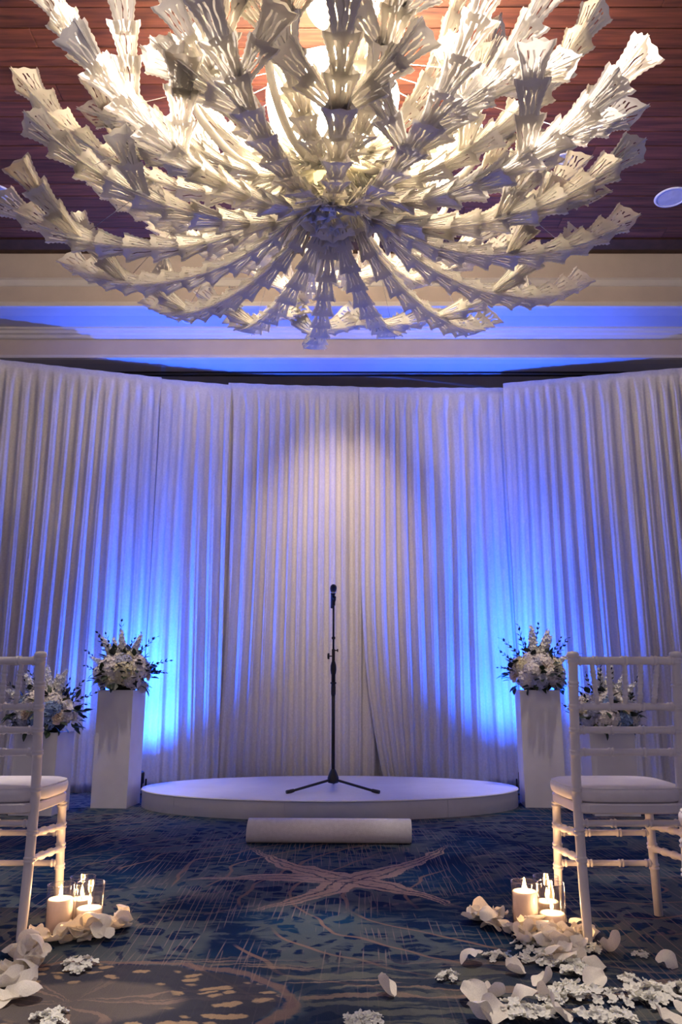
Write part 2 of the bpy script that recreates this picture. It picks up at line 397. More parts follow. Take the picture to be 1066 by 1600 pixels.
def downlight(loc, label, r=0.05):
    t = thing('recessed_downlight', label, 'ceiling light', loc)
    obj('trim_ring', lathe(BM(), [(r*.72, 0.0), (r*.74, -.006), (r, -.006), (r*1.04, 0.0)], 28, cap=False), 'speaker_white', t, smooth=True)
    obj('lens', lathe(BM(), [(r*.73, -.001), (r*.4, -.002), (.002, -.003)], 28, cap=False), 'lens', t)
    return t
d2 = downlight((-1.345, 6.20, 3.95), 'small unlit recessed downlight in the blue lit soffit'); d2['group'] = 'downlights in the soffit'
d2 = downlight((1.34, 6.20, 3.95), 'small unlit recessed downlight in the blue lit soffit'); d2['group'] = 'downlights in the soffit'
downlight((-0.05, 4.92, CEIL-0.004), 'recessed downlight in the wooden ceiling on the chandelier axis', 0.07)
for ux in (-1.70, 1.58):
    d3 = downlight((ux, 4.75, CEIL-0.004), 'recessed downlight in the wooden ceiling above a tall pedestal', 0.06); d3['group'] = 'downlights over the pedestals'
for ux in (-1.0, 0.75):  # unseen fixtures added to go with the foreground spots
    d3 = downlight((ux, 2.35, CEIL-0.004), 'added fill downlight in the wooden ceiling above the chairs', 0.06); d3['group'] = 'added fill downlights over the chairs'

def ceiling_speaker(loc):
    t = thing('ceiling_speaker', 'round white speaker cover set flush in the wooden plank ceiling', 'speaker', loc, 0, 'ceiling speakers')
    obj('rim', lathe(BM(), [(.105, .0), (.106, -.010), (.122, -.008), (.126, 0)], 36, cap=False), 'speaker_white', t, smooth=True)
    obj('grille', lathe(BM(), [(.106, -.004), (.08, -.008), (.04, -.0105), (.002, -.011)], 36, cap=False), 'grille_grey', t, smooth=True)
ceiling_speaker((2.53, 5.19, CEIL-0.003)); ceiling_speaker((-2.62, 5.15, CEIL-0.003))

# ------------------------------------------------------------------ drapes
def drape(name, path, z1, label, seed, period=0.106, lift_left=0.0, lift_right=0.0, zoff=0.0, amp=0.034):
    """pleated fabric hung along a polyline (x,y); a flat rod pocket on top"""
    rnd = random.Random(seed)
    P = [Vector((a, b)) for a, b in path]; seg = [(P[i+1]-P[i]).length for i in range(len(P)-1)]; T = sum(seg)
    ns = int(T/0.0085); nz = 46
    wob = [(rnd.uniform(.8, 3.2), rnd.uniform(0, 6.28), rnd.uniform(.25, .6)) for _ in range(5)]
    drift = [(rnd.uniform(.5, 2.4), rnd.uniform(0, 6.28), rnd.uniform(.10, .28)) for _ in range(4)]
    bm = BM(); grid = []
    for j in range(nz+1):
        q = j/nz; z = z1*(1-q) + zoff*q
        h = z1 - z
        k = min(1, max(0, (h-0.115)/0.10)); k = k*k*(3-2*k)
        rowv = []
        for i in range(ns+1):
            s = T*i/ns
            x_ = s; ii = 0
            while ii < len(seg)-1 and x_ > seg[ii]: x_ -= seg[ii]; ii += 1
            t = (P[ii+1]-P[ii]).normalized(); base = P[ii]+t*x_; nrm = Vector((t.y, -t.x))
            low = min(1, h/3.4)
            ph = s/period + sum(a*math.sin(f_*s*1.7+p) for f_, p, a in wob)*0.55
            ph += low*sum(a*math.sin(f_*s*3.1+p+h*.5) for f_, p, a in drift)
            g = math.sin(2*PI*ph + 0.55*math.sin(2*PI*ph+.8))
            g = math.tanh(2.8*g)/math.tanh(2.8)
            big = 0.35*math.sin(2*PI*ph*0.37+seed) + 0.25*math.sin(2*PI*ph*.21+2*seed)
            fine = 0.10*math.sin(2*PI*ph*3.3 + 2*seed + low*3)
            off = k*amp*(g*(0.75+.3*big) + 0.45*big*low + fine*(0.3+low))
            off += 0.012*k*low*math.sin(h*2.1+s*1.3)
            if k < 1: off += (1-k)*0.004*math.sin(s*37+seed) + (1-k)*0.010*(1-min(1, h/.03))*(-1)
            sh = 0.006*k*math.cos(2*PI*ph)
            p2 = base + nrm*off + t*sh
            if lift_left: p2 += t*lift_left*max(0, 1-s/0.45)*max(0, (h-1.6)/(z1-1.6))**2.2
            if lift_right: p2 -= t*lift_right*max(0, 1-(T-s)/0.45)*max(0, (h-1.6)/(z1-1.6))**2.2
            rowv.append(bm.verts.new((p2.x, p2.y, z)))
        grid.append(rowv)
    for j in range(nz):
        for i in range(ns):
            bm.faces.new((grid[j][i], grid[j+1][i], grid[j+1][i+1], grid[j][i+1]))
    o = obj(name, bm, 'drape', smooth=True)
    md = o.modifiers.new('thickness', 'SOLIDIFY'); md.thickness = 0.003; md.offset = -1
    return tag(o, label, 'curtain', 'pipe and drape backdrop')
ZD = 3.56
drape('drape_curtain', [(-5.0, 5.25), (-2.92, 6.14), (-1.63, 6.53)], ZD, 'white pleated drape angled inwards behind the shorter pedestal ', 1, lift_right=0.03)
drape('drape_curtain', [(-1.64, 6.545), (-1.02, 6.69)], ZD-0.005, 'narrow white pleated drape washed blue between two uprights beside the stage', 2)
drape('drape_curtain', [(-1.05, 6.71), (-0.5, 6.77), (0.10, 6.80), (0.40, 6.85)], ZD+0.025, 'white pleated drape directly behind the microphone stand', 3, period=0.112)
drape('drape_curtain', [(0.17, 6.725), (0.9, 6.735), (1.57, 6.735)], ZD-0.015, 'white pleated drape pulled open at its lower edge beside the microphone stand', 4, period=0.110, lift_left=0.20)
drape('drape_curtain', [(1.50, 6.665), (3.0, 6.31), (5.0, 5.5)], ZD, 'white pleated drape angled inwards behind the pedestal with white and pale blue flowers', 5)
drapes = sorted([o for o in bpy.data.objects if o.name.startswith('drape_curtain')], key=lambda o: o.name)
drapes[0]['label'] = 'white pleated drape angled inwards behind the chair facing the darker blue hydrangeas'
def upright(x, yy, top, label):
    t = thing('drape_upright', label, 'pole', (x, yy, 0))
    obj('pole', lathe(BM(), [(.019, 0.012), (.019, top-.04), (.012, top-.04), (.012, top)], 14), 'chrome', t, smooth=True)
    obj('base_plate', box(BM(), -.16, .16, -.10, .10, 0, .012, .002), 'black_metal', t)
    obj('hook', tube(BM(), [(0, 0, top), (.012, -.006, top+.012), (.03, -.014, top+.008), (.035, -.02, top-.02)], .006, 8), 'chrome', t)
upright(-1.635, 6.76, 3.56, 'slim metal drape pole peeking out where the angled drape meets the narrow one')
upright(1.53, 6.93, 3.55, 'slim metal drape pole behind the join beside the tall pedestal with blush roses')

# ------------------------------------------------------------------ LED uplights
def par_can(loc, label, yaw):
    t = thing('led_uplight', label, 'stage light', loc, yaw, 'floor uplights behind the tall pedestals')
    b = BM(); lathe(b, [(.050, .045), (.066, .055), (.070, .085), (.078, .09), (.078, .165), (.072, .175), (.066, .165)], 24, cap=False); b.faces.ensure_lookup_table()
    obj('housing', b, 'black_plastic', t, smooth=True)
    obj('bottom_cap', lathe(BM(), [(.05, .035), (.05, .046)], 20), 'black_plastic', t)
    obj('lens', lathe(BM(), [(.066, .160), (.04, .164), (.002, .166)], 24, cap=False), 'blue_lens', t)
    obj('yoke', tube(BM(), [(-.092, 0, .12), (-.092, 0, .02), (-.085, 0, .008), (.085, 0, .008), (.092, 0, .02), (.092, 0, .12)], .007, 6), 'black_metal', t)
par_can((-1.60, 6.24, 0), 'black LED uplight on the floor behind the tall pedestal with leaf shadows', 0.2)
par_can((1.45, 6.24, 0), 'black LED uplight on the floor behind the tall pedestal under blush roses', -0.2)

# ------------------------------------------------------------------ stage riser
rx, ry, rh = 1.335, 0.705, 0.12
t = thing('stage_riser', 'low oval white painted stage platform under the microphone stand', 'stage', (-0.078, 5.77, 0))
def ell(k, z, n=96): return [(rx*k*math.cos(2*PI*i/n), ry*(k if k == 1 else 1-(1-k)*rx/ry)*math.sin(2*PI*i/n), z) for i in range(n)]
def ell_loft(rows, cap_top=False):
    bm = BM(); R = [[bm.verts.new(p) for p in ell(k, z)] for k, z in rows]
    for a, b in zip(R, R[1:]):
        for i in range(96): bm.faces.new((a[i], a[(i+1) % 96], b[(i+1) % 96], b[i]))
    if cap_top: bm.faces.new(R[-1])
    return bm
top = ell_loft([(0.996, rh-0.012), (1.0, rh-0.006), (0.997, rh-0.001), (0.992, rh)], True)
obj('deck', top, 'riser_paint', t)
obj('skirt', ell_loft([(0.992, 0.0), (0.994, 0.003), (0.994, rh-0.012)]), 'white_paint', t, smooth=True)
for ang in (-102, -55, -140):
    a = math.radians(ang)
    o = obj('skirt_seam', box(BM(), -.0012, .0012, -.002, .002, 0.002, rh-.012), 'grille_grey', t, (rx*.994*math.cos(a), ry*.9895*math.sin(a), 0), (0, 0, a+PI/2))

# ------------------------------------------------------------------ rolled aisle runner
def runner():
    bm = BM(); n = 200; R0, R1 = 0.030, 0.0625; L_ = 0.865; ring0 = []; ring1 = []; turns = 9
    for i in range(n+1):
        f_ = i/n; r = R0+(R1-R0)*f_; a = f_*turns*2*PI
        wob = 0.004*math.sin(a*.31)
        ring0.append(bm.verts.new((-L_/2+wob+.003*math.sin(a), r*math.cos(a), R1+r*math.sin(a))))
        ring1.append(bm.verts.new((L_/2+wob, r*math.cos(a), R1+r*math.sin(a))))
    for i in range(n): bm.faces.new((ring0[i], ring0[i+1], ring1[i+1], ring1[i]))
    o = obj('aisle_runner_roll', bm, 'runner_fabric', None, (-0.063, 4.37, 0.001), (0, 0, -0.03), True)
    md = o.modifiers.new('thickness', 'SOLIDIFY'); md.thickness = 0.0018; md.offset = 0
    tag(o, 'rolled up white fabric aisle runner lying on the carpet before the stage', 'fabric roll')
runner()

# ------------------------------------------------------------------ microphone and stand
SX, SY, SZ = -0.054, 5.56, rh
t = thing('microphone_stand', 'black tripod microphone stand on the white oval stage', 'mic stand', (SX, SY, SZ))
obj('lower_tube', lathe(BM(), [(.0125, .06), (.0125, .70)], 16), 'black_metal', t, smooth=True)
obj('tripod_hub', lathe(BM(), [(.012, .045), (.034, .05), (.040, .06), (.038, .085), (.026, .115), (.016, .135), (.0125, .14)], 20), 'black_plastic', t, smooth=True)
for a in (90, 211, -31):
    a = math.radians(a); c, s = math.cos(a), math.sin(a)
    lg = obj('leg', tube(BM(), [(c*.03, s*.03, .068), (c*.34, s*.34, .012)], .0085, 10), 'black_metal', t)
    obj('rubber_foot', tube(BM(), [(c*.305, s*.305, .0185), (c*.33, s*.33, .0145), (c*.36, s*.36, .0120)], [.0115, .0125, .0115], 10), 'black_plastic', lg)
obj('lower_sleeve', lathe(BM(), [(.013, .63), (.0165, .645), (.0165, .69), (.015, .70), (.015, .712), (.022, .715), (.022, .722), (.015, .725)], 16), 'black_plastic', t, smooth=True)
obj('clutch', lathe(BM(), [(.014, .725), (.014, .775), (.018, .785), (.0215, .81), (.020, .84), (.013, .865), (.010, .875)], 16), 'black_plastic', t, smooth=True)
obj('joint_bracket', box(BM(), -.011, .011, -.009, .009, .872, .955, .003), 'black_plastic', t)
obj('upper_tube', lathe(BM(), [(.0075, .87), (.0075, 1.275)], 14), 'black_metal', t, smooth=True)
kn = obj('tilt_knob', BM(), 'black_plastic', t)
b = BM(); lathe(b, [(.004, 0), (.004, .018), (.020, .018), (.022, .024), (.020, .032), (.005, .034)], 16, M=Matrix.Translation((-.01, 0, .905)) @ Matrix.Rotation(-PI/2, 4, 'Y')); b.to_mesh(kn.data); b.free()
b = BM(); lathe(b, [(.004, 0), (.004, .016), (.011, .016), (.011, .024), (.004, .025)], 14, M=Matrix.Translation((.01, 0, .945)) @ Matrix.Rotation(PI/2, 4, 'Y'))
obj('boom_screw', b, 'black_plastic', t)
obj('height_collar', lathe(BM(), [(.0075, 1.022), (.013, 1.026), (.013, 1.04), (.0075, 1.044)], 14), 'black_plastic', t)
obj('thread_adapter', lathe(BM(), [(.0075, 1.262), (.012, 1.266), (.012, 1.29), (.008, 1.294)], 14), 'black_plastic', t)
obj('mic_clip', tube(BM(), [(0, 0, 1.285), (.006, .0, 1.305), (.004, -.012, 1.325)], [.010, .011, .014], 12), 'black_plastic', t)
# the microphone, tipped towards the camera
mt = thing('microphone', 'dark handheld microphone clipped on top of the black stand', 'microphone', (SX-0.004, SY-0.012, SZ+1.345))
mt.rotation_euler = (math.radians(38), 0, math.radians(6))
obj('handle', lathe(BM(), [(.010, -.115), (.0115, -.11), (.0165, 0.0), (.019, .018)], 18), 'black_metal', mt, smooth=True)
obj('ring', lathe(BM(), [(.019, .018), (.0235, .022), (.0235, .030), (.020, .033)], 20), 'chrome', mt, smooth=True)
obj('grille', lathe(BM(), [(.020, .032), (.0235, .040), (.0245, .052), (.022, .066), (.015, .076), (.005, .080)], 20), 'mic_grille', mt, smooth=True)

# ------------------------------------------------------------------ pedestals
def pedestal(loc, wd, dp, h, rz, label):
    t = thing('pedestal', label, 'pedestal', loc, rz)
    w2, d2 = wd/2, dp/2
    for nm, a in (('front_panel', (-w2, w2, -d2, -d2+.012, 0, h-.012)), ('back_panel', (-w2, w2, d2-.012, d2, 0, h-.012)),
                  ('side_panel', (-w2, -w2+.012, -d2+.012, d2-.012, 0, h-.012)), ('side_panel', (w2-.012, w2, -d2+.012, d2-.012, 0, h-.012)),
                  ('top_panel', (-w2, w2, -d2, d2, h-.012, h))):
        obj(nm, box(BM(), *a, .0012), 'white_paint', t)
PED = {}
R_ = math.radians
pedestal((-1.585, 5.72, 0), .255, .27, .79, R_(-5), 'tall white square pedestal carrying white flowers, ')
pedestal((1.425, 5.74, 0), .28, .27, .79, R_(-5), 'tall plain white pedestal under blush roses, with a black uplight at its stage side')
pedestal((-2.00, 5.40, 0), .29, .27, .515, R_(-4), 'short white pedestal under dusty blue hydrangeas and roses')
pedestal((1.79, 5.38, 0), .29, .27, .515, R_(-4), 'short white pedestal under white and pale blue flowers, behind a chair back')
peds = sorted([o for o in bpy.data.objects if o.name.startswith('pedestal')], key=lambda o: o.name)
peds[0]['label'] = 'tall white pedestal with streaky shadows of leaves on its front'

# ------------------------------------------------------------------ flowers
def floret(vl, fl, c, n, r, rnd, cup=0.35):
    n = n.normalized(); u = n.orthogonal().normalized(); v = n.cross(u); a0 = rnd.uniform(0, PI/2)
    c0 = len(vl); vl.append(c)
    for q in range(4):
        a = a0+q*PI/2
        d = u*math.cos(a)+v*math.sin(a); e = n.cross(d)
        b = len(vl)
        tp = rnd.uniform(.1, 1)
        vl += [c+d*r*.45+e*r*.44+n*r*cup*.45, c+d*r*.85+e*r*.36+n*r*cup*.7*tp, c+d*r*1.04+n*r*cup*tp*1.1, c+d*r*.85-e*r*.36+n*r*cup*.7*tp, c+d*r*.45-e*r*.44+n*r*cup*.45, c+d*r*.6+n*r*cup*.1]
        fl += [(c0, b+5, b), (b, b+5, b+1), (b+1, b+5, b+2), (b+2, b+5, b+3), (b+3, b+5, b+4), (b+4, b+5, c0)]
def mesh_from(name, vl, fl, m):
    me = bpy.data.meshes.new(name); me.from_pydata([tuple(v) for v in vl], [], fl); me.materials.append(MATS[m]); me.update(); return me
def fib(n):
    for i in range(n):
        z = 1-2*(i+.5)/n; a = i*2.39996; r = math.sqrt(1-z*z); yield Vector((r*math.cos(a), r*math.sin(a), z))
def hydrangea(m, seed, R=1.0):
    rnd = random.Random(seed); vl, fl = [], []
    for d in fib(130):
        if d.z < -.75: continue
        rr = R*rnd.uniform(.84, 1.10)*(1-.12*max(0, -d.z))
        floret(vl, fl, Vector((d.x*rr, d.y*rr, d.z*rr*.86)), d+Vector((rnd.uniform(-.3, .3), rnd.uniform(-.3, .3), rnd.uniform(-.1, .3))), R*.21, rnd)
    b0 = len(vl)                                   # inner ball so that no gaps show through
    for d in fib(60): vl.append(Vector((d.x*R*.82, d.y*R*.82, d.z*R*.70)))
    bm = BM()
    vv = [bm.verts.new(v) for v in vl[b0:]]
    bmesh.ops.convex_hull(bm, input=vv); bm.verts.index_update()
    vl = vl[:b0]+[v.co.copy() for v in bm.verts]
    for f_ in bm.faces: fl.append(tuple(b0+v.index for v in f_.verts))
    bm.free()
    return mesh_from('hydrangea_bloom', vl, fl, m)
def petal_grid(vl, fl, fn, nu=5, nv=5):
    b = len(vl)
    for j in range(nv+1):
        for i in range(nu+1): vl.append(fn(-1+2*i/nu, j/nv))
    for j in range(nv):
        for i in range(nu):
            a = b+j*(nu+1)+i; fl.append((a, a+1, a+nu+2, a+nu+1))
def rose(m, seed):
    rnd = random.Random(seed); vl, fl = [], []
    for k in range(16):
        f_ = k/15; a0 = k*2.4; r0 = .10+.62*f_; open_ = .05+.55*f_*f_; wd = .55+.75*f_; h = 1.0-.30*f_
        def fn(u, v, a0=a0, r0=r0, open_=open_, wd=wd, h=h):
            w_ = wd*math.sin(PI*min(1, .22+v*.66))*u; r = r0*(.35+.65*v**.6)+open_*v*v + .05*v*u*u
            rim = .14*max(0, v-.75)*4
            a = a0+w_/max(.3, r0+.25)
            return Vector(((r+rim)*math.cos(a), (r+rim)*math.sin(a), h*v*(1-.18*u*u)-.12*rim))
        petal_grid(vl, fl, fn, 4, 4)
    return mesh_from('rose_bloom', vl, fl, m)
def leaf_mesh(m, wd=.32, bend=.25):
    vl, fl = [], []; prof = [(0, .02), (.18, .6), (.42, 1), (.68, .78), (.88, .35), (1, .02)]
    for x, k in prof:
        z = -bend*x*x
        vl += [Vector((x, -wd*k, z+.12*wd*k)), Vector((x, 0, z)), Vector((x, wd*k, z+.12*wd*k))]
    for i in range(len(prof)-1):
        a = 3*i; fl += [(a, a+1, a+4, a+3), (a+1, a+2, a+5, a+4)]
    return mesh_from('leaf', vl, fl, m)
def leaf_into(vl, fl, base, d, n, ln, wd):
    d = d.normalized(); s = d.cross(n).normalized(); b = len(vl)
    vl += [base, base+d*ln*.45+s*wd, base+d*ln, base+d*ln*.45-s*wd, base+d*ln*.5-n*wd*.3]
    fl += [(b, b+1, b+4), (b+1, b+2, b+4), (b+2, b+3, b+4), (b+3, b, b+4)]
def sprig(m, seed, ln=1.0, k=13, lw=.045):
    rnd = random.Random(seed); vl, fl = [], []
    bend = rnd.uniform(-.25, .25)
    pts = [Vector((bend*t*t*ln, .1*bend*t*ln, t*ln)) for t in [i/8 for i in range(9)]]
    bm = BM(); tube(bm, pts, [.011*(1-.7*i/8) for i in range(9)], 5); bm.verts.index_update()
    vl = [v.co.copy() for v in bm.verts]; fl = [tuple(v.index for v in f_.verts) for f_ in bm.faces]; bm.free()
    for i in range(k):
        t = .25+.75*i/(k-1); a = i*2.4+rnd.uniform(-.4, .4); p = pts[min(8, int(t*8))]
        d = Vector((math.cos(a), math.sin(a), .9+.6*t)); leaf_into(vl, fl, p, d, Vector((math.cos(a+PI), math.sin(a+PI), .8)).normalized(), ln*.17*(1.15-.45*t), ln*lw*(1.1-.4*t))
    return mesh_from('leafy_sprig', vl, fl, m)
def spire(m, seed, ln=1.0):
    rnd = random.Random(seed); vl, fl = [], []
    for i in range(30):
        t = .25+.75*i/29; a = i*2.4; r = .11*(1.1-t)+.015
        p = Vector((r*math.cos(a), r*math.sin(a), t*ln)); floret(vl, fl, p, Vector((math.cos(a), math.sin(a), .5)), .115*(1.25-.75*t), rnd, .5)
    bm = BM(); tube(bm, [(0, 0, 0), (0, 0, ln*.97)], .014, 5); bm.verts.index_update(); b = len(vl)
    vl += [v.co.copy() for v in bm.verts]; fl += [tuple(b+v.index for v in f_.verts) for f_ in bm.faces]; bm.free()
    return mesh_from('stock_spire', vl, fl, m)
HY = {k: [hydrangea('hydrangea_'+k, i*7+s) for s in range(2)] for i, k in enumerate(('white', 'cream', 'blue', 'pale'))}
RO = {k: [rose('rose_'+k, s) for s in range(2)] for k in ('cream', 'white')}
LEAF = [leaf_mesh('leaf', .30, .25), leaf_mesh('leaf', .24, .40), leaf_mesh('leaf_dark', .34, .15)]
SPR = [sprig('leaf_dark', s, 1, 13) for s in range(4)]
SPI = [spire('floret_white', s) for s in range(2)]
def aim(d, roll=0.0):
    return (d.to_track_quat('Z', 'Y') @ Euler((0, 0, roll)).to_quaternion()).to_euler()
def arrangement(loc, label, seed, blooms, sprays, R=(.20, .185, .175)):
    """blooms: (azimuth, elevation, kind, radius) with azimuth -90 = towards the chairs, 0 = +x"""
    rnd = random.Random(seed)
    t = thing('flower_arrangement', label, 'flowers', loc)
    obj('foliage_base', lathe(BM(), [(.09, 0.0), (.12, .03), (.13, .08), (.10, .14), (.04, .17)], 14), 'floral_core', t, smooth=True)
    C = Vector((0, 0, .105))
    def dirv(az, el): return Vector((math.cos(R_(az))*math.cos(R_(el)), math.sin(R_(az))*math.cos(R_(el)), math.sin(R_(el))))
    for az, el, kind, r in blooms:
        d = dirv(az, el); p = C+Vector((d.x*R[0], d.y*R[1], d.z*R[2]))*(1-.25*r/.07)
        if kind in HY:
            o = obj('hydrangea_bloom', rnd.choice(HY[kind]), None, t, p, aim(d, rnd.uniform(0, 6)))
            o.scale = (r*1.0,)*3; o['label'] = {'white': 'white hydrangea bloom', 'cream': 'cream yellow hydrangea bloom', 'blue': 'dusty blue hydrangea bloom', 'pale': 'pale lilac hydrangea bloom'}[kind]
        else:
            k = 'cream' if kind == 'rc' else 'white'
            o = obj('rose_bloom', rnd.choice(RO[k]), None, t, p-d*r*.2, aim(d, rnd.uniform(0, 6)))
            o.scale = (r*.95,)*3; o['label'] = {'cream': 'peach cream rose', 'white': 'white rose'}[k]
    for i in range(95):
        az = rnd.uniform(-210, 40); el = rnd.choice([rnd.uniform(-35, 15), rnd.uniform(0, 80)]); d = dirv(az, el)
        p = C+Vector((d.x*R[0], d.y*R[1], d.z*R[2]))*rnd.uniform(.80, 1.08)
        if p.z < .012: p.z = .012
        o = obj('leaf', rnd.choice(LEAF), None, t, p)
        dd = (d+Vector((rnd.uniform(-.7, .7), rnd.uniform(-.7, .7), rnd.uniform(-.5, .6)))).normalized()
        o.rotation_euler = (dd.to_track_quat('X', 'Z') @ Euler((rnd.uniform(-.6, .6), 0, 0)).to_quaternion()).to_euler()
        o.scale = (rnd.uniform(.05, .085),)*3
    for az, el, kind, ln in sprays:
        d = dirv(az, el); p = C+d*.08
        me = rnd.choice(SPR) if kind == 's' else rnd.choice(SPI)
        o = obj('leafy_sprig' if kind == 's' else 'stock_spire', me, None, t, p, aim(d, rnd.uniform(0, 6))); o.scale = (ln,)*3
    return t
B_t1 = [(-72, 8, 'cream', .085), (-35, 15, 'white', .080), (-20, 40, 'white', .065), (-118, 25, 'white', .082), (-155, 6, 'white', .070), (-80, 42, 'pale', .065),
        (-60, 66, 'cream', .055), (-100, 58, 'rw', .036), (-140, 45, 'pale', .05), (-98, 0, 'rw', .034), (-112, -18, 'cream', .05), (-140, -20, 'rw', .036), (-45, -18, 'white', .055), (-8, -2, 'rc', .036),
        (-5, 20, 'pale', .055), (10, -35, 'white', .045), (-172, 30, 'rw', .036), (60, 30, 'white', .075), (100, 35, 'pale', .075), (150, 30, 'white', .075), (40, 60, 'white', .06), (-58, -12, 'white', .055)]
S_t1 = [(-110, 80, 's', .30), (-100, 76, 'p', .24), (-165, 58, 'p', .24), (-170, 50, 's', .28), (-150, 62, 's', .24), (-30, 62, 'p', .24), (-15, 56, 's', .28), (-178, 26, 's', .25), (-172, 28, 'p', .19),
        (-2, 22, 's', .26), (-8, 8, 's', .25), (-140, 70, 'p', .20), (-60, 70, 's', .22), (-178, 8, 's', .21), (170, 60, 's', .24), (60, 65, 's', .24)]
arrangement((-1.585, 5.72, .79), 'mound of white and cream flowers on the tall pedestal with leaf shadows', 1, B_t1, S_t1)
B_t2 = [(-110, 12, 'white', .075), (-150, 28, 'cream', .070), (-75, 45, 'white', .08), (-120, 50, 'white', .065), (-95, 40, 'pale', .05), (-160, -2, 'rc', .040), (-70, 28, 'rc', .038), (-130, -12, 'white', .066),
        (-95, -16, 'pale', .066), (-62, 5, 'white', .06), (-28, 22, 'cream', .075), (-40, -8, 'white', .066), (-10, 5, 'white', .06), (-15, 40, 'pale', .05), (-58, 62, 'rw', .04), (-170, 12, 'rw', .036), (60, 30, 'white', .075), (100, 35, 'pale', .075), (150, 30, 'white', .075), (40, 60, 'white', .06), (-12, -22, 'pale', .05)]
S_t2 = [(-160, 62, 's', .30), (-172, 52, 's', .28), (-120, 82, 'p', .27), (-100, 84, 's', .28), (-40, 70, 'p', .26), (-20, 66, 'p', .22), (-8, 40, 's', .28), (-4, 34, 's', .27), (-178, 30, 's', .24), (-15, 30, 'p', .2), (-165, 14, 's', .2), (-10, 50, 's', .24), (100, 60, 's', .25)]
arrangement((1.425, 5.74, .79), 'mound of white and blush flowers on the tall pedestal beside the drape join', 2, B_t2, S_t2)
B_s1 = [(-88, 58, 'white', .088), (-60, 46, 'white', .070), (-125, 42, 'white', .072), (-100, 22, 'cream', .062), (-62, 20, 'blue', .062), (-84, -10, 'blue', .085), (-74, 32, 'rc', .040), (-52, -2, 'rc', .038), (-118, 4, 'rc', .034),
        (-28, 4, 'white', .060), (-25, 26, 'rw', .036), (-140, 14, 'white', .060), (-165, -6, 'blue', .062), (-150, 30, 'blue', .05), (-138, -8, 'pale', .062), (-45, 42, 'rw', .04), (-10, -4, 'rw', .034), (60, 30, 'white', .075), (100, 35, 'blue', .075), (150, 30, 'white', .075), (40, 60, 'white', .06)]
S_s1 = [(-90, 80, 'p', .25), (-35, 60, 'p', .26), (-45, 66, 'p', .22), (-160, 60, 'p', .24), (-172, 32, 'p', .24), (-178, 38, 's', .27), (-8, 40, 's', .26), (-5, 28, 's', .26), (-20, 54, 's', .22), (-140, 70, 's', .24), (-176, 16, 'p', .22), (-2, 12, 's', .2), (-165, 50, 's', .22), (80, 60, 's', .24)]
a1 = arrangement((-2.00, 5.40, .515), 'mound of white, peach and dusty blue flowers on the short pedestal, two large blue hydrangeas', 3, B_s1, S_s1, (.215, .19, .18))
B_s2 = [(-88, 60, 'rw', .050), (-120, 48, 'white', .066), (-95, 36, 'blue', .055), (-70, 44, 'rw', .044), (-130, 20, 'pale', .06), (-60, 20, 'rc', .042), (-100, -10, 'white', .080), (-62, -12, 'blue', .066), (-32, -6, 'white', .066), (-30, 22, 'pale', .056), (-150, -10, 'pale', .055), (-158, 14, 'cream', .05),
        (-8, -14, 'blue', .045), (-10, 30, 'white', .05), (-48, 60, 'white', .05), (60, 30, 'white', .075), (100, 35, 'blue', .075), (150, 30, 'white', .075), (40, 60, 'white', .06)]
S_s2 = [(-130, 72, 's', .26), (-120, 76, 'p', .24), (-60, 76, 'p', .26), (-55, 72, 's', .27), (-30, 62, 'p', .22), (-15, 46, 'p', .22), (-10, 42, 's', .25), (-172, 40, 's', .25), (-176, 8, 's', .22), (-160, 60, 's', .24), (-2, 14, 's', .18), (80, 60, 's', .24)]
arrangement((1.79, 5.38, .515), 'mound of white and pale blue flowers seen through the chair spindles', 4, B_s2, S_s2, (.215, .19, .18))

